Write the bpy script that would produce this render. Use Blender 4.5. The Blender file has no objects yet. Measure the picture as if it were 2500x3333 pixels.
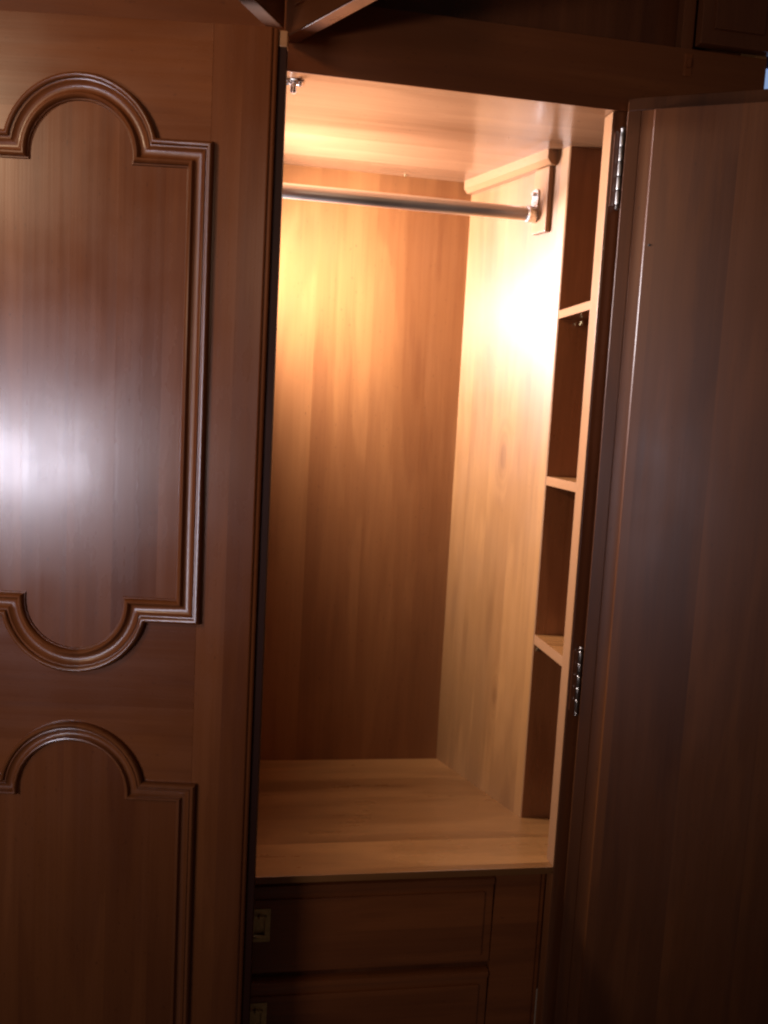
import bpy, bmesh, math, random
from mathutils import Vector, Matrix
S = bpy.context.scene
C = S.collection
PI = math.pi

# ------------------------------------------------------------------ camera
cam_d = bpy.data.cameras.new('camera')
cam = bpy.data.objects.new('camera', cam_d); C.objects.link(cam)
yaw, pitch, roll = 0.165222, 0.109277, 0.054033
fw = Vector((math.sin(yaw)*math.cos(pitch), math.cos(yaw)*math.cos(pitch), -math.sin(pitch)))
rt = Vector((math.cos(yaw), -math.sin(yaw), 0)); up = rt.cross(fw)
r2 = math.cos(roll)*rt + math.sin(roll)*up
u2 = -math.sin(roll)*rt + math.cos(roll)*up
M = Matrix((r2, u2, -fw)).transposed().to_4x4()
M.translation = Vector((-0.529174, -1.270112, 1.322220))
cam.matrix_world = M
cam_d.sensor_fit = 'VERTICAL'; cam_d.sensor_height = 36; cam_d.sensor_width = 27
cam_d.lens = 29.953; cam_d.clip_start = .02; cam_d.clip_end = 100
cam_d.dof.use_dof = True; cam_d.dof.focus_distance = 1.15; cam_d.dof.aperture_fstop = 5.0
S.camera = cam

# ------------------------------------------------------------------ world, exposure
W = bpy.data.worlds.new('World'); S.world = W; W.use_nodes = True
bgn = W.node_tree.nodes['Background']
bgn.inputs[0].default_value = (.80, .50, .36, 1); bgn.inputs[1].default_value = .042
S.view_settings.view_transform = 'Standard'; S.view_settings.look = 'None'
S.view_settings.exposure = 0; S.view_settings.gamma = 1
S.cycles.filter_width = 2.2 if hasattr(S.cycles, 'filter_width') else 1.5
S.render.engine = 'CYCLES'
S.cycles.max_bounces = 10; S.cycles.diffuse_bounces = 5; S.cycles.glossy_bounces = 5
S.cycles.sample_clamp_indirect = 6

# ------------------------------------------------------------------ lamps
def lamp(name, kind, loc, energy, col, target=None, **kw):
    l = bpy.data.lights.new(name, kind); l.energy = energy; l.color = col
    for k, v in kw.items(): setattr(l, k, v)
    o = bpy.data.objects.new(name, l); C.objects.link(o); o.location = loc
    if target is not None:
        o.rotation_euler = (Vector(target)-Vector(loc)).to_track_quat('-Z', 'Y').to_euler()
    return o
# small lamp inside the wardrobe, near the back, hidden by the left door
lamp('wardrobe_lamp', 'SPOT', (-.64, .315, 1.60), 100.0, (.96, .93, .99), (-.10, .16, 1.55), shadow_soft_size=.07, spot_size=math.radians(158), spot_blend=1.0)
# cool window behind and left of the photographer
lamp('room_window', 'AREA', (-1.95, -1.75, 1.11), 3.3, (.88, .85, 1.0), (-.90, -.05, 1.30), shape='RECTANGLE', size=.62, size_y=.18, spread=math.radians(70))
lamp('wide_sheen_fill', 'AREA', (-1.40, -2.0, 1.14), .55, (1.0, .84, .74), (-.7, -.05, 1.30), shape='RECTANGLE', size=.6, size_y=.16)  # wide dim area added to broaden the sheen on the doors
# warm lamp of the room, high up on the left
lamp('room_lamp', 'SPOT', (-2.1, -1.45, 2.15), 76, (1.0, .68, .42), (-.92, 0, 1.66), shadow_soft_size=.07, spot_size=math.radians(50), spot_blend=1.0)
# warm fill added behind the photographer to lift the fascia
lamp('fill_behind', 'SPOT', (-.80, -2.2, 1.85), 17, (1.0, .66, .44), (-.46, 0, 1.82), shadow_soft_size=.25, spot_size=math.radians(46), spot_blend=1.0)

# ------------------------------------------------------------------ materials
class N:
    def __init__(s, name):
        s.m = bpy.data.materials.new(name); s.m.use_nodes = True; s.t = s.m.node_tree
        s.b = s.t.nodes['Principled BSDF']
    def n(s, ty, **kw):
        x = s.t.nodes.new(ty)
        for k, v in kw.items():
            if k.startswith('_'): x.inputs[int(k[1:])].default_value = v
            else: setattr(x, k, v)
        return x
    def l(s, a, b): s.t.links.new(a, b)
    def math(s, op, a, b=None, c=None):
        x = s.n('ShaderNodeMath', operation=op)
        for i, v in enumerate((a, b, c)):
            if v is None: continue
            if hasattr(v, 'is_output'): s.l(v, x.inputs[i])
            else: x.inputs[i].default_value = v
        return x.outputs[0]

def wood(name, grain='z', plank='x', width=.095, seed=0., dark=(.13,.036,.008), light=(.40,.165,.048),
         rough=.30, contrast=1.0, tint=(1,1,1), coat=.2, plankvar=.5, knots=(), spec=.5):
    k = N(name); ax = {'x':0,'y':1,'z':2}
    tc = k.n('ShaderNodeTexCoord'); sp = k.n('ShaderNodeSeparateXYZ'); k.l(tc.outputs['Object'], sp.inputs[0])
    g = sp.outputs[ax[grain]]; p = sp.outputs[ax[plank]]
    o = sp.outputs[3-ax[grain]-ax[plank]]
    # slightly wandering leaf joints
    wn = k.n('ShaderNodeTexNoise', noise_dimensions='1D'); wn.inputs['Scale'].default_value = 1.3
    k.l(k.math('ADD', g, seed), wn.inputs['W'])
    pj = k.math('ADD', p, seed*1.37)
    cell = k.math('DIVIDE', pj, width)
    idx = k.math('FLOOR', cell)
    wh = k.n('ShaderNodeTexWhiteNoise', noise_dimensions='1D'); k.l(k.math('ADD', idx, seed*7.1+.5), wh.inputs['W'])
    plank_r = wh.outputs['Value']
    # coordinates for grain, offset per leaf
    cb = k.n('ShaderNodeCombineXYZ')
    k.l(k.math('MULTIPLY', g, .9), cb.inputs[0])
    k.l(k.math('ADD', k.math('MULTIPLY', p, 7.0), k.math('MULTIPLY', plank_r, 31.)), cb.inputs[1])
    k.l(k.math('ADD', k.math('MULTIPLY', o, 9.0), seed*3.3), cb.inputs[2])
    n1 = k.n('ShaderNodeTexNoise'); k.l(cb.outputs[0], n1.inputs['Vector'])
    n1.inputs['Scale'].default_value = 1.6; n1.inputs['Detail'].default_value = 4; n1.inputs['Distortion'].default_value = .35
    # cathedral figure: rings of the broad noise, pushed outwards around knots
    base = n1.outputs['Fac']; kn = None
    for kp, kg, ks in knots:
        dp = k.math('MULTIPLY', k.math('SUBTRACT', p, kp), 1/ks); dg = k.math('MULTIPLY', k.math('SUBTRACT', g, kg), .36/ks)
        e_ = k.math('POWER', 2.718, k.math('MULTIPLY', k.math('ADD', k.math('MULTIPLY', dp, dp), k.math('MULTIPLY', dg, dg)), -1.))
        kn = e_ if kn is None else k.math('ADD', kn, e_)
    if kn is not None: base = k.math('ADD', base, k.math('MULTIPLY', kn, .45))
    ring = k.math('SINE', k.math('MULTIPLY', base, 46.))
    # fine pores: very stretched
    cf = k.n('ShaderNodeCombineXYZ')
    k.l(k.math('MULTIPLY', g, 5.), cf.inputs[0]); k.l(k.math('MULTIPLY', p, 260.), cf.inputs[1]); k.l(k.math('MULTIPLY', o, 260.), cf.inputs[2])
    n2 = k.n('ShaderNodeTexNoise'); k.l(cf.outputs[0], n2.inputs['Vector']); n2.inputs['Scale'].default_value = 1.; n2.inputs['Detail'].default_value = 3
    # medium streaks
    cm = k.n('ShaderNodeCombineXYZ')
    k.l(k.math('MULTIPLY', g, 1.3), cm.inputs[0]); k.l(k.math('ADD', k.math('MULTIPLY', p, 60.), k.math('MULTIPLY', plank_r, 17.)), cm.inputs[1]); k.l(k.math('MULTIPLY', o, 42.), cm.inputs[2])
    n3 = k.n('ShaderNodeTexNoise'); k.l(cm.outputs[0], n3.inputs['Vector']); n3.inputs['Scale'].default_value = 1.; n3.inputs['Detail'].default_value = 2
    v = k.math('MULTIPLY', k.math('SUBTRACT', n1.outputs['Fac'], .5), 1.5*contrast)
    v = k.math('ADD', v, k.math('MULTIPLY', ring, .055*contrast))
    v = k.math('ADD', v, k.math('MULTIPLY', k.math('SUBTRACT', n2.outputs['Fac'], .5), .30*contrast))
    v = k.math('ADD', v, k.math('MULTIPLY', k.math('SUBTRACT', n3.outputs['Fac'], .5), .24*contrast))
    v = k.math('ADD', v, k.math('MULTIPLY', k.math('SUBTRACT', plank_r, .5), plankvar))
    v = k.math('ADD', v, .55)
    if kn is not None: v = k.math('SUBTRACT', v, k.math('MULTIPLY', k.math('POWER', kn, 3.), .35))
    rp = k.n('ShaderNodeValToRGB'); k.l(v, rp.inputs[0])
    e = rp.color_ramp.elements
    D = [a*b for a, b in zip(dark, tint)]; L = [a*b for a, b in zip(light, tint)]
    e[0].position = .0; e[0].color = (*D, 1); e[1].position = 1.; e[1].color = (*L, 1)
    mid = e.new(.5); mid.color = tuple(((D[i]*.55+L[i]*.45) for i in range(3)))+(1,)
    # sparse dark pores / specks
    ns = k.n('ShaderNodeTexNoise'); cs = k.n('ShaderNodeCombineXYZ')
    k.l(k.math('MULTIPLY', g, 110.), cs.inputs[0]); k.l(k.math('MULTIPLY', p, 210.), cs.inputs[1]); k.l(k.math('MULTIPLY', o, 210.), cs.inputs[2])
    k.l(cs.outputs[0], ns.inputs['Vector']); ns.inputs['Scale'].default_value = 1; ns.inputs['Detail'].default_value = 1
    sp_f = k.math('MULTIPLY', k.math('SUBTRACT', k.math('MAXIMUM', ns.outputs['Fac'], .69), .69), 3.2)
    mx = k.n('ShaderNodeMix', data_type='RGBA'); mx.inputs[7].default_value = (*[d*.5 for d in D], 1)
    k.l(sp_f, mx.inputs[0]); k.l(rp.outputs[0], mx.inputs[6])
    k.l(mx.outputs[2], k.b.inputs['Base Color'])
    # lacquer: smudged, uneven gloss
    nr = k.n('ShaderNodeTexNoise'); k.l(tc.outputs['Object'], nr.inputs['Vector']); nr.inputs['Scale'].default_value = 9; nr.inputs['Detail'].default_value = 5
    ra = k.math('ADD', k.math('MULTIPLY', k.math('SUBTRACT', nr.outputs['Fac'], .5), .18), rough)
    ra = k.math('ADD', ra, k.math('MULTIPLY', k.math('SUBTRACT', n3.outputs['Fac'], .5), .10))
    k.l(ra, k.b.inputs['Roughness'])
    k.b.inputs['Specular IOR Level'].default_value = spec
    k.b.inputs['Coat Weight'].default_value = coat; k.b.inputs['Coat Roughness'].default_value = .15
    bp = k.n('ShaderNodeBump'); bp.inputs['Strength'].default_value = .12; bp.inputs['Distance'].default_value = .0006
    h = k.math('ADD', k.math('MULTIPLY', n2.outputs['Fac'], .6), k.math('MULTIPLY', n3.outputs['Fac'], .5))
    k.l(h, bp.inputs['Height']); k.l(bp.outputs[0], k.b.inputs['Normal'])
    return k.m

def metal(name, col, rough, sc=160, var=.75):
    k = N(name); k.b.inputs['Metallic'].default_value = 1
    tc = k.n('ShaderNodeTexCoord'); n = k.n('ShaderNodeTexNoise'); k.l(tc.outputs['Object'], n.inputs['Vector'])
    n.inputs['Scale'].default_value = sc; n.inputs['Detail'].default_value = 3
    r = k.n('ShaderNodeValToRGB'); k.l(n.outputs['Fac'], r.inputs[0])
    r.color_ramp.elements[0].color = (*[c*var for c in col], 1); r.color_ramp.elements[1].color = (*col, 1)
    r.color_ramp.elements[0].position = .3; r.color_ramp.elements[1].position = .6
    k.l(r.outputs[0], k.b.inputs['Base Color'])
    k.l(k.math('ADD', k.math('MULTIPLY', n.outputs['Fac'], .15), rough-.07), k.b.inputs['Roughness'])
    return k.m
def plain(name, col, rough=.6, emit=0):
    k = N(name)
    tc = k.n('ShaderNodeTexCoord'); n = k.n('ShaderNodeTexNoise'); k.l(tc.outputs['Object'], n.inputs['Vector']); n.inputs['Scale'].default_value = 30
    r = k.n('ShaderNodeValToRGB'); k.l(n.outputs['Fac'], r.inputs[0])
    r.color_ramp.elements[0].color = (*[c*.9 for c in col], 1); r.color_ramp.elements[1].color = (*col, 1)
    k.l(r.outputs[0], k.b.inputs['Base Color']); k.b.inputs['Roughness'].default_value = rough
    if emit:
        k.l(r.outputs[0], k.b.inputs['Emission Color']); k.b.inputs['Emission Strength'].default_value = emit
    return k.m

DK = dict(contrast=.75, dark=(.072,.0155,.0035), light=(.200,.060,.0145))
m_back   = wood('veneer_back', 'z', 'x', .115, 1.3, dark=(.13,.034,.009), light=(.38,.152,.046), rough=.34, plankvar=.24, contrast=.65)
m_side   = wood('veneer_side', 'z', 'y', .075, 2.1, light=(.36,.158,.046), dark=(.120,.042,.010), plankvar=.42, contrast=.85, rough=.44, spec=.8, knots=((.165,1.262,.020),(.19,.80,.012)))
m_floor  = wood('veneer_floor', 'x', 'y', .085, 5.2, light=(.31,.130,.037), dark=(.115,.040,.010), plankvar=.5, contrast=.9)
m_ceil   = wood('veneer_ceiling', 'x', 'y', .12, 3.4, light=(.34,.165,.080), dark=(.15,.062,.026), rough=.22, contrast=.8)
m_int    = wood('veneer_inner', 'z', 'x', .09, 4.4, dark=(.10,.027,.008), light=(.31,.110,.035))
m_pale   = wood('solid_edge_vertical', 'z', 'x', .3, .6, light=(.33,.155,.068), dark=(.20,.085,.032), contrast=.5, plankvar=.1, rough=.38)
m_paley  = wood('solid_edge_deep', 'y', 'z', .3, .9, light=(.33,.155,.068), dark=(.20,.085,.032), contrast=.5, plankvar=.1, rough=.38)
m_tan    = wood('lit_lip_tone', 'x', 'z', .3, 1.9, light=(.34,.16,.06), dark=(.20,.08,.028), contrast=.8, plankvar=.1, rough=.45)  # paler than the lip: light on its top end put into the colour
m_stile  = wood('door_stile', 'z', 'x', .07, 8.2, **DK, plankvar=.3, rough=.27, coat=.1)
m_rail   = wood('door_rail', 'x', 'z', .16, 6.7, **DK, plankvar=.25, rough=.27, coat=.1)
m_field  = wood('door_field', 'z', 'x', .062, 9.15, **DK, plankvar=.28, rough=.27, coat=.1)
m_mould  = wood('door_moulding', 'z', 'x', .4, 3.9, dark=(.07,.017,.004), light=(.21,.066,.018), plankvar=.1, contrast=.6, rough=.33, coat=.1)
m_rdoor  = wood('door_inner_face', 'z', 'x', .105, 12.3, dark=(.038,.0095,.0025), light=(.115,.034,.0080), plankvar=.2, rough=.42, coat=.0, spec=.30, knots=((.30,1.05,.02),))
m_fascia = wood('fascia', 'x', 'z', .2, 2.2, **DK, plankvar=.2, rough=.4, coat=.1)
m_draw   = wood('drawer_wood', 'x', 'z', .2, 4.9, dark=(.08,.018,.004), light=(.26,.073,.017), plankvar=.2, rough=.34)
m_frame  = wood('frame_front', 'z', 'x', .2, 7.7, dark=(.05,.012,.004), light=(.14,.044,.014), plankvar=.1)
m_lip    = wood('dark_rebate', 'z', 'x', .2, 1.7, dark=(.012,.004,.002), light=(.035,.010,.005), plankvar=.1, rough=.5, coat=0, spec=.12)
m_trim   = wood('dull_trim', 'x', 'z', .3, 1.4, light=(.16,.062,.022), dark=(.09,.030,.010), plankvar=.1, rough=.7, coat=0, spec=.08)
m_chrome = metal('chrome', (.80,.78,.78), .26)
m_rod    = metal('satin_rod', (.92,.90,.90), .30, 14, .93)
m_steel  = metal('worn_steel', (.22,.20,.19), .42)
m_darkst = metal('tarnished_steel', (.26,.22,.19), .28)
m_brass  = metal('aged_brass', (.55,.42,.22), .40)
m_hole   = plain('dark_screw_recess', (.02,.018,.016), .8)
m_white  = plain('white_plastic', (.8,.8,.78), .35)
m_pane   = plain('daylit_pane', (.30,.45,.78), .3, emit=.75)
m_pane2  = plain('curtained_pane', (.20,.19,.42), .5, emit=.75)
m_wf     = plain('window_frame_paint', (.03,.03,.06), .5)

# ------------------------------------------------------------------ mesh helpers
def link(name, bm, mat, parent=None, smooth=False, loc=None, rz=0):
    bmesh.ops.recalc_face_normals(bm, faces=bm.faces)
    me = bpy.data.meshes.new(name); bm.to_mesh(me); bm.free(); me.materials.append(mat)
    if smooth:
        for p in me.polygons: p.use_smooth = True
        try: me.set_sharp_from_angle(angle=math.radians(38))
        except Exception: pass
    o = bpy.data.objects.new(name, me); C.objects.link(o)
    if parent: o.parent = parent
    if loc: o.location = loc
    o.rotation_euler.z = rz
    return o
def add_box(bm, x0, x1, y0, y1, z0, z1, bev=.0012, seg=2):
    r = bmesh.ops.create_cube(bm, size=1)
    vs = r['verts']
    for v in vs:
        v.co = Vector(((x0+x1)/2+v.co.x*(x1-x0), (y0+y1)/2+v.co.y*(y1-y0), (z0+z1)/2+v.co.z*(z1-z0)))
    if bev:
        es = list({e for v in vs for e in v.link_edges})
        bmesh.ops.bevel(bm, geom=es, offset=bev, segments=seg, affect='EDGES', profile=.6)
def box(name, x0, x1, y0, y1, z0, z1, mat, parent=None, bev=.0012, **kw):
    bm = bmesh.new(); add_box(bm, x0, x1, y0, y1, z0, z1, bev); return link(name, bm, mat, parent, **kw)
def add_prism(bm, pts, lo, hi, axis='z'):
    """extrude a closed 2-D outline; axis z: pts=(x,y); axis y: pts=(x,z); axis x: pts=(y,z)"""
    f = {'z': lambda a, b, c: (a, b, c), 'y': lambda a, b, c: (a, c, b), 'x': lambda a, b, c: (c, a, b)}[axis]
    A = [bm.verts.new(f(p[0], p[1], lo)) for p in pts]; B = [bm.verts.new(f(p[0], p[1], hi)) for p in pts]
    n = len(pts)
    fs = [bm.faces.new(A), bm.faces.new(B[::-1])]
    for i in range(n): bm.faces.new((A[i], B[i], B[(i+1) % n], A[(i+1) % n]))
    bmesh.ops.triangulate(bm, faces=fs)
def prism(name, pts, lo, hi, mat, parent=None, axis='z', **kw):
    bm = bmesh.new(); add_prism(bm, pts, lo, hi, axis); return link(name, bm, mat, parent, **kw)
def add_lathe(bm, prof, center, axis='z', n=20):
    """prof: list of (radius, height)"""
    rings = []
    for r, h in prof:
        ring = []
        for i in range(n):
            a = 2*PI*i/n; c, s = r*math.cos(a), r*math.sin(a)
            p = {'z': (c, s, h), 'x': (h, c, s), 'y': (c, h, s)}[axis]
            ring.append(bm.verts.new(Vector(center)+Vector(p)))
        rings.append(ring)
    for a, b in zip(rings, rings[1:]):
        for i in range(n): bm.faces.new((a[i], a[(i+1) % n], b[(i+1) % n], b[i]))
    bm.faces.new(rings[0]); bm.faces.new(rings[-1])

# ------------------------------------------------------------------ wardrobe
ward = bpy.data.objects.new('wardrobe', None); C.objects.link(ward)
ward['label'] = 'large brown lacquered wooden wardrobe standing open with a lit hanging compartment, shelves and drawers'
ward['category'] = 'wardrobe'
FZ, CZ = .60, 1.80
XL = -.965                      # left wall of the hanging bay
D = .4533                       # back panel
XB, YD = -.0988, .1745          # splayed partition: back corner, front edge depth
# carcase
box('base_panel', XL, -.0018, 0, D, FZ-.012, FZ, m_floor, ward, .001)
box('unit_base_panel', -.0017, .221, .0318, YD+.012, FZ-.012, FZ-.0006, m_floor, ward, 0)
box('ceiling_panel', XL, .221, .0006, D, CZ, CZ+.018, m_ceil, ward, 0)
box('back_panel', XL, XB+.03, D, D+.012, FZ-.01, CZ+.01, m_back, ward, 0)
box('side_panel', XL-.018, XL, .001, D+.01, .05, 2.35, m_side, ward, .001)
box('side_panel', .2215, .2395, .001, D+.01, .05, 2.35, m_side, ward, .001)
# splayed partition, its own local frame so the grain follows it (local y runs along the panel)
ang = math.atan2(YD-D, 0-XB)      # direction from back corner to front edge
L = math.hypot(XB, YD-D)
bm = bmesh.new(); add_prism(bm, [(0,-.01),(0,L-.003),(-.0015,L-.0005),(-.013,L),(-.016,L-.003),(-.016,-.01)], FZ-.002, CZ+.002)
part = link('partition', bm, m_side, ward, loc=(XB, D, 0), rz=ang-PI/2)
def along(t, off=0, z=0):          # world point on the partition: t metres from the back corner, off metres off it into the bay
    u = Vector((-XB/L, (YD-D)/L, 0)); n = Vector((u.y, -u.x, 0))   # n points into the bay
    return Vector((XB, D, z)) + u*t + n*off
# shelf unit in the corner
box('unit_back_panel', .001, .221, YD+.001, YD+.013, FZ-.001, CZ+.001, m_int, ward, 0)
bm = bmesh.new(); add_prism(bm, [(0,.0015),(.0015,0),(.221,0),(.221,.031),(.0012,.031),(0,.0298)], .0505, CZ-.0006)
link('front_stile', bm, m_frame, ward)
box('edge_band', -.0016, -.0001, .0012, .0312, FZ-.0118, CZ-.001, m_pale, ward, .0004)
box('edge_band', -.0014, -.0001, .0014, .0255, .0505, FZ-.0122, m_int, ward, .0004)
for z0, z1 in ((1.5105,1.524),(1.2205,1.2355),(.931,.9475)):
    s = box('shelf', .0015, .2195, .0315, YD, z0, z1, m_floor, ward, 0)
    b = box('shelf_edge', -.0003, .0014, .0318, YD-.002, z0-.0002, z1+.0002, m_paley, s, .0004)
for x, y, z in ((.038,.160,1.5085),(.006,.168,.9275)):
    bm = bmesh.new(); add_lathe(bm, [(.0012,0),(.0025,.0005),(.0025,.004),(.001,.0045)], (x,y,z-.005), n=12)
    add_box(bm, x-.003, x+.003, y-.001, y+.004, z-.008, z-.005, .0004)
    link('shelf_pin', bm, m_brass, ward)
# batten under the ceiling and rod support on the partition
def on_part(pts_box, name, mat, parent, bev=.0015):
    t0, t1, o0, o1, z0, z1 = pts_box      # local: x = off (negative local x is into the bay), y = along
    bm = bmesh.new(); add_box(bm, o0, o1, t0, t1, z0, z1, bev)
    return link(name, bm, mat, parent, loc=(XB, D, 0), rz=ang-PI/2)
bm = bmesh.new(); add_prism(bm, [(0,CZ),(.021,CZ),(.021,CZ-.016),(.013,CZ-.024),(0,CZ-.025)], .004, .262, 'y')
for v in bm.verts: v.co = Vector((v.co.x, v.co.y, v.co.z))
batten = link('ceiling_batten', bm, m_paley, ward, loc=(XB, D, 0), rz=ang-PI/2)
on_part((.216, .255, .0, .0105, 1.6635, CZ-.0255), 'rod_support', m_pale, ward)
# hanging rod: oval chrome tube, a little short of the support
ty = .245; yr = D-(ty-.05)*abs((YD-D)/L)
TR = .2245
pr = along(TR, .016, 1.6965)
YR = pr.y
bm = bmesh.new(); n = 28
prof = [(math.cos(2*PI*i/n)*.0085, math.sin(2*PI*i/n)*.0125) for i in range(n)]
add_prism(bm, [(YR+a, 1.6965+b) for a, b in prof], XL+.004, pr.x-.004, 'x')
rod = link('hanging_rod', bm, m_rod, ward, smooth=True)
bm = bmesh.new()
# bracket plate (local: x off, y along)
outline = []
for i in range(17): a = PI*i/16; outline.append((TR+.0085*math.cos(a), 1.734+.006*math.sin(a)))
for i in range(17): a = PI+PI*i/16; outline.append((TR+.0085*math.cos(a), 1.694+.012*math.sin(a)))
add_prism(bm, outline, .0107, .0140, 'x')
o2 = []
for i in range(24): a = 2*PI*i/24; o2.append((TR+.0105*math.cos(a), 1.6965+.0148*math.sin(a)))
add_prism(bm, o2, .0138, .029, 'x')
add_lathe(bm, [(.0042,.0137),(.0042,.018),(.0035,.0205)], (0,TR,1.731), 'x', 16)
link('rod_bracket', bm, m_chrome, rod, smooth=True, loc=(XB, D, 0), rz=ang-PI/2)
# double ball catch on the ceiling, in the middle of the bay
catch = box('door_catch', -.4925, -.4645, .026, .044, CZ-.0022, CZ-.0001, m_chrome, ward, .0006)
bm = bmesh.new(); add_lathe(bm, [(.0036,-.017),(.0046,-.015),(.0046,-.002)], (-.4785,.033,CZ), n=18)
link('catch_barrel', bm, m_chrome, catch, smooth=True)
for sx in (-1, 1):
    bm = bmesh.new(); add_lathe(bm, [(.0030,-.0052),(.0040,-.0045),(.0040,-.0018)], (-.4785+sx*.0088,.033,CZ), n=16)
    s = link('screw', bm, m_chrome, catch, smooth=True)
    bm = bmesh.new(); add_lathe(bm, [(.0022,-.0058),(.0022,-.0050)], (-.4785+sx*.0088,.033,CZ), n=12)
    link('screw_recess', bm, m_hole, catch)
box('catch_strike_plate', -.483, -.474, .0215, .0262, CZ-.0012, CZ-.0001, m_white, ward, .0003)
bm = bmesh.new(); add_lathe(bm, [(.0014,-.0035),(.0024,-.0028),(.0022,-.0002)], (-.237,.444,CZ), n=12)
link('ceiling_pin', bm, m_brass, ward)

# fascia above the openings and the upper carcase
bm = bmesh.new(); add_box(bm, XL-.018, .2385, -.0024, .0004, CZ-.0004, 1.900, .0006); add_box(bm, XL-.018, .2385, .0006, .02, CZ+.019, 1.8995, .0005)
link('fascia', bm, m_fascia, ward)
box('upper_base_panel', XL, .221, .021, D, 1.875, 1.893, m_int, ward, 0)
box('upper_back_panel', XL, .2213, .045, .055, 1.894, 2.35, m_frame, ward, 0)
box('upper_stile', .098, .117, .001, .02, 1.901, 2.35, m_frame, ward, .001)
bm = bmesh.new(); add_box(bm, .1185, .2385, -.018, -.001, 1.9035, 2.34, .002); add_box(bm, .138, .220, -.0215, -.0175, 1.925, 2.32, .002)
link('upper_door', bm, m_frame, ward)
bm = bmesh.new(); add_box(bm, .103, .117, -.004, -.0001, 1.860, 1.893, .002); add_box(bm, .107, .113, -.008, -.004, 1.872, 1.882, .001)
link('turn_catch', bm, m_draw, ward)

def upper_door(name_mat, px, py, a, w, sgn, edge_mat):
    """door hinged at (px,py); a = direction angle of its width; local y=0 is the outer face"""
    bm = bmesh.new()
    T = .019*sgn
    pts = [(0,T),(0,0),(w,0),(w,T)]
    add_prism(bm, pts, 1.8415, 2.30)
    y0, y1 = sorted((0, -.004*sgn)); add_box(bm, .035, w-.035, y0-.0005, y1+.0005, 1.872, 2.27, .0016)
    d = link('upper_door', bm, name_mat, ward, loc=(px, py, 0), rz=a)
    y0, y1 = sorted((0.0, T)); box('bottom_edge', .0, w, y0-.0008, y1+.0008, 1.838, 1.8413, edge_mat, d, .0008)
    return d
a1 = math.atan2(-.155, .091); upper_door(m_fascia, -.499, -.004, a1, .40, 1, m_frame)
a2 = math.atan2(-.075, -.042)
upper_door(m_frame, -.497, -.040, a2, .40, -1, m_trim)

# ------------------------------------------------------------------ left door (ajar, hinged at its left edge)
def panel_path(d, s0, hw, zt, zct, R, zb, zcb, n=28):
    """closed outline offset inward by d"""
    pts = []
    zt2, zb2, hw2, r = zt-d, zb+d, hw-d, R-d
    at = math.asin((zt2-zct)/r); ab = math.asin((zb2-zcb)/r)
    pts.append((s0+hw2, zb2)); pts.append((s0+hw2, zt2))
    for i in range(n+1):
        a = at+(PI-2*at)*i/n; pts.append((s0+r*math.cos(a), zct+r*math.sin(a)))
    pts.append((s0-hw2, zt2)); pts.append((s0-hw2, zb2))
    for i in range(n+1):
        a = (PI-ab)+(PI+2*ab)*i/n; pts.append((s0+r*math.cos(a), zcb+r*math.sin(a)))
    return pts
def resample(pts):
    out = []
    for i, p in enumerate(pts):
        q = pts[(i+1) % len(pts)]; dd = math.hypot(q[0]-p[0], q[1]-p[1]); k = max(1, int(dd/.06))
        for j in range(k): out.append((p[0]+(q[0]-p[0])*j/k, p[1]+(q[1]-p[1])*j/k))
    return out
def moulding(args, prof, parent):
    bm = bmesh.new(); rings = []
    for d, h in prof:
        rings.append([bm.verts.new((x, -h, z)) for x, z in panel_path(d, *args)])
    n = len(rings[0])
    for a, b in zip(rings, rings[1:]):
        for i in range(n): bm.faces.new((a[i], a[(i+1) % n], b[(i+1) % n], b[i]))
    me_o = link('panel_moulding', bm, m_mould, parent, smooth=True)
    return me_o
PROF1 = [(0,-.002),(0,.0035),(.0006,.0060),(.0020,.0078),(.0042,.0088),(.0062,.0085),(.0078,.0072),(.0084,.0050),(.0098,.0046),(.0106,.0060),(.0118,.0062),
         (.0130,.0050),(.0160,.0030),(.0200,.0022),(.0235,.0030),(.0252,.0044),(.0258,.0066),(.0272,.0082),(.0292,.0086),(.0310,.0076),(.0320,.0055),(.0326,.0030),(.0338,.0030),(.0346,.0016),(.0346,-.004)]
sc2 = .80
PROF1 = [(d, h*1.25 if h > 0 else h) for d, h in PROF1]
PROF2 = [(d*sc2, h*.9) for d, h in PROF1]
def field_strips(d, s0, hw, zt, zct, R, zb, zcb):
    r = R-d; zs = []
    n = 26
    for i in range(n+1): zs.append((zcb - r*math.cos(PI/2*i/n), 'b'))
    zs = [z for z, _ in zs if z < zb+d-1e-4]
    levels = [(z, math.sqrt(max(0, r*r-(z-zcb)**2))) for z in zs]
    levels.append((zb+d, math.sqrt(max(0, r*r-(zb+d-zcb)**2)))); levels.append((zb+d, hw-d))
    levels += [(zb+d+(zt-zb-2*d)*i/8, hw-d) for i in range(1, 8)]
    levels.append((zt-d, hw-d)); levels.append((zt-d, math.sqrt(max(0, r*r-(zt-d-zct)**2))))
    up_ = [zct + r*math.sin(PI/2*i/n) for i in range(-6, n+1)]
    levels += [(z, math.sqrt(max(0, r*r-(z-zct)**2))) for z in up_ if z > zt-d+1e-4]
    bm = bmesh.new(); prev = None
    for z, h in levels:
        h = max(h, .0004)
        cur = [bm.verts.new((s0-h, -.0012, z)), bm.verts.new((s0+h, -.0012, z))]
        if prev and abs(prev[0].co.z-z) > 1e-6: bm.faces.new((prev[0], prev[1], cur[1], cur[0]))
        prev = cur
    return bm
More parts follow.
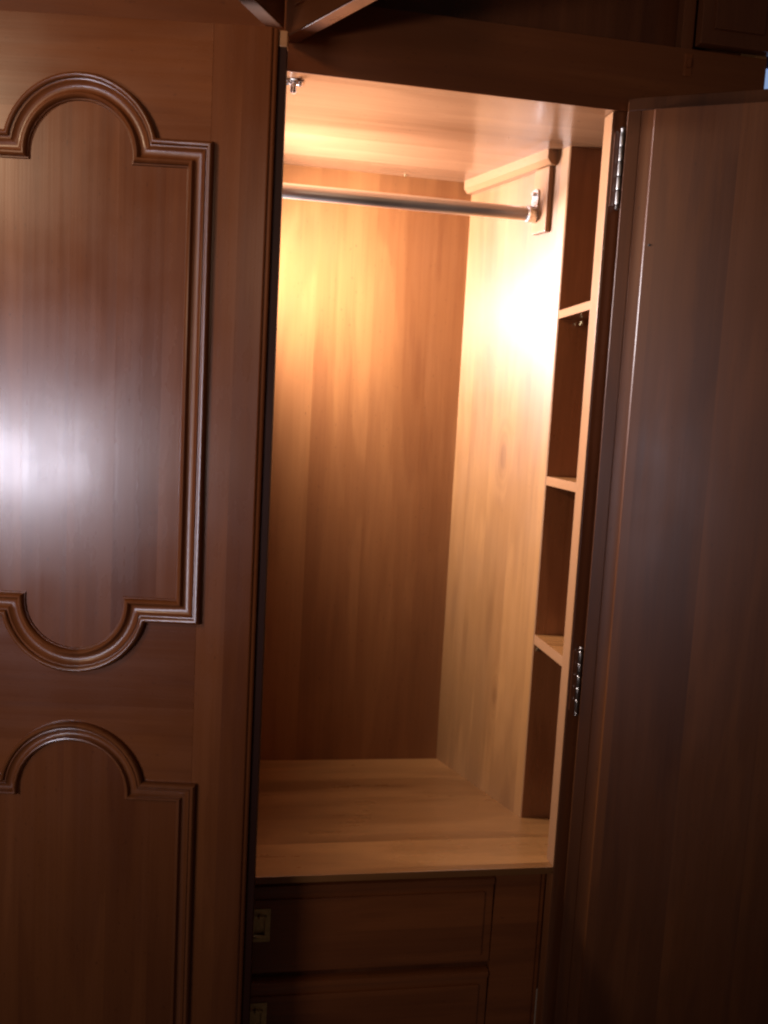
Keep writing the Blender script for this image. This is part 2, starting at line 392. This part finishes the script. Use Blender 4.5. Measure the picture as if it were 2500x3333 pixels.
def half_door(parent_loc, rz):
    sp = [(.417,0),(.4905,0),(.4920,.0006),(.4932,.0020),(.4940,.0032),(.4950,.0034),(.4970,.0038),(.4988,.0052),(.4996,.0072),(.4998,.0095),(.4998,.022),(.417,.022)]
    root = bpy.data.objects.new('left_door_leaf', None)
    root.name = 'door'; C.objects.link(root); root.parent = ward; root.location = parent_loc; root.rotation_euler.z = rz
    root['label'] = 'ajar door with arched raised panels'
    prism('stile', sp, .09, 1.8168, m_stile, root, smooth=False)
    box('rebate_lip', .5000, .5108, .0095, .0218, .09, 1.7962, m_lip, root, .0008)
    box('stile', .002, .0775, 0, .022, .09, 1.8168, m_stile, root, .001)
    for z0, z1 in ((1.60,1.8168),(.735,1.10),(.09,.36)):
        box('rail', .0777, .4168, 0.0001, .0215, z0, z1, m_rail, root, .0003)
    A1 = (.2490,.1735,1.6685,1.6435,.1020,1.0240,1.0500)
    A2 = (.2490,.1750,.7930,.7740,.1020,.2300,.2550)
    for A, P, w in ((A1,PROF1,.0346),(A2,PROF2,.0346*sc2)):
        link('field_panel', field_strips(w-.002, *A), m_field, root)
        box('panel_backing', .0775, .417, .012, .0208, A[5]+.03, A[2]-.03, m_field, root, 0)
        moulding(A, P, root)
    box('lip_end', .5001, .5112, .0085, .0225, 1.7965, 1.8172, m_tan, root, .0015)
    return root
half_door((-1.0, -.022, 0), math.radians(-8.5))

# ------------------------------------------------------------------ right door, swung wide open: its inner face shows
rdp = [(0,.0040),(.0008,.0030),(.0190,.0028),(.0196,.0036),(.0204,.0036),(.0210,.0027),(.0372,.0024),(.0388,.0013),(.0396,.0003),(.0405,0),
       (.50,0),(.50,.019),(.010,.019),(0,.017)]
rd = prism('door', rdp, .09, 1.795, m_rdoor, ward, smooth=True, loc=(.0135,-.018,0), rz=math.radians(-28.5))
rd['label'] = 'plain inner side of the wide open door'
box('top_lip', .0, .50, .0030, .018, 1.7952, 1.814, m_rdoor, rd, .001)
bm = bmesh.new(); add_lathe(bm, [(.0012,-.0006),(.002,0)], (.047,-.0001,1.60), 'y', 12); link('knot', bm, m_hole, rd)
# hinges on the stile
for zc, hh, mt in ((1.714,.053,m_steel),(.919,.050,m_darkst)):
    x, y = .0125, -.0095
    bm = bmesh.new(); k = []
    R0 = .0038
    z = -hh
    k += [(.0018,z-.007),(.0038,z-.005),(.0032,z-.002),(.0026,z)]
    for i in range(5):
        a, b = -hh+2*hh*i/5+.0008, -hh+2*hh*(i+1)/5-.0008
        k += [(.0024,a-.0008),(R0*.9,a),(R0,a+.0015),(R0,b-.0015),(R0*.9,b),(.0024,b+.0008)]
    k += [(.0026,hh),(.0032,hh+.002),(.0038,hh+.005),(.0018,hh+.007)]
    add_lathe(bm, k, (x,y,zc), n=20)
    hg = link('hinge', bm, mt, ward, smooth=True)
    box('hinge_leaf', .0030, .0120, -.0022, -.0003, zc-hh, zc+hh, m_frame, hg, .0004)

# ------------------------------------------------------------------ drawers below the hanging bay
YF = .026
box('back_panel', XL, .221, D, D+.012, .05, FZ-.0125, m_int, ward, 0)
box('drawer_stile', -.0098, -.0018, YF+.004, YF+.02, .05, FZ-.0125, m_draw, ward, .001)
box('drawer_stile', -.0905, -.0105, YF+.001, YF+.02, .05, FZ-.0125, m_draw, ward, .001)
box('top_rail', XL, -.091, YF+.004, YF+.02, .574, FZ-.0125, m_draw, ward, .0005)
def drawer(z0, z1):
    x0, x1 = XL+.004, -.0925
    prof = [(YF+.018,z0),(YF+.003,z0),(YF+.0005,z0+.004),(YF+.0005,z0+.012),(YF+.0005,z1-.018),(YF-.001,z1-.014),(YF-.0035,z1-.009),(YF-.0025,z1-.003),(YF+.002,z1),(YF+.018,z1)]
    bm = bmesh.new(); add_prism(bm, prof, x0, x1, 'x'); d = link('drawer_front', bm, m_draw, ward, smooth=True)
    box('drawer_field', x0+.014, x1-.014, YF-.0022, YF+.004, z0+.014, z1-.026, m_draw, d, .0022)
    zc = (z0+z1)/2+.0095; xc = -.4795
    y = YF-.0021
    # square brass plate with a dished recess and a drop pull
    bm = bmesh.new(); w, h = .0172, .028
    o = [(xc-w,zc-h),(xc+w,zc-h),(xc+w,zc+h),(xc-w,zc+h)]; i_ = [(xc-w*.62,zc-h*.62),(xc+w*.62,zc-h*.62),(xc+w*.62,zc+h*.62),(xc-w*.62,zc+h*.62)]
    def ring(pts, yy): return [bm.verts.new((a, yy, b)) for a, b in pts]
    r0 = ring(o, y+.001); r1 = ring(o, y-.0016); r2_ = ring([(a*1+0, b) for a, b in [(xc+(p[0]-xc)*.94, zc+(p[1]-zc)*.96) for p in o]], y-.0022)
    r3 = ring(i_, y-.0020); r4 = ring([(xc+(p[0]-xc)*.55, zc+(p[1]-zc)*.6) for p in o], y-.0002)
    for a, b in ((r0,r1),(r1,r2_),(r2_,r3),(r3,r4)):
        for q in range(4): bm.faces.new((a[q], a[(q+1) % 4], b[(q+1) % 4], b[q]))
    bm.faces.new(r4)
    pl = link('handle_plate', bm, m_brass, d)
    bm = bmesh.new()
    # bail: top boss, two arms and a bar
    add_lathe(bm, [(.0035,0),(.0042,-.002),(.003,-.0055),(.001,-.0065)], (xc, y-.0015, zc+.016), 'y', 16)
    for sx in (-1, 1): add_box(bm, xc+sx*.0095-.0013, xc+sx*.0095+.0013, y-.0062, y-.0035, zc-.0165, zc+.015, .0008)
    add_lathe(bm, [(.0018,-.0112),(.0028,-.009),(.0034,0),(.0028,.009),(.0018,.0112)], (xc, y-.005, zc-.0165), 'x', 14)
    add_lathe(bm, [(.0014,-.0095),(.0018,0),(.0014,.0095)], (xc, y-.005, zc+.0155), 'x', 12)
    link('drop_pull', bm, m_brass, pl, smooth=True)
    for sx in (-1, 1):
        for sz in (-1, 1):
            bm = bmesh.new(); add_lathe(bm, [(.0011,0),(.0013,-.0008),(.0005,-.0012)], (xc+sx*w*.83, y-.0020, zc+sz*h*.88), 'y', 10)
            link('screw', bm, m_brass, pl, smooth=True)
drawer(.4185, .5725)
drawer(.2610, .4060)
drawer(.1030, .2480)
box('plinth', XL, -.006, YF+.01, YF+.025, .0, .095, m_draw, ward, .001)
box('rail_between', XL, -.091, YF+.012, YF+.022, .09, .573, m_frame, ward, 0)
box('plinth_side', -.006, .221, .02, .035, .0, .05, m_draw, ward, .001)

# ------------------------------------------------------------------ pale window glimpsed beyond the right end
win = bpy.data.objects.new('window', None); C.objects.link(win); win.location = (.9, .52, 1.3)
win['label'] = 'pale blue daylit window glimpsed beyond the right end of the wardrobe top'; win['category'] = 'window'
def wbox(name, x0, x1, z0, z1, y0, y1, mat, bev):
    return box(name, x0-.9, x1-.9, y0-.52, y1-.52, z0-1.3, z1-1.3, mat, win, bev)
wbox('window_frame', .50, 1.30, .9, 2.40, .535, .56, m_wf, .002)
wbox('pane', .5335, 1.26, .95, 2.122, .525, .5345, m_pane, .006)
wbox('pane', .5335, 1.26, 2.160, 2.205, .525, .5345, m_pane2, .002)
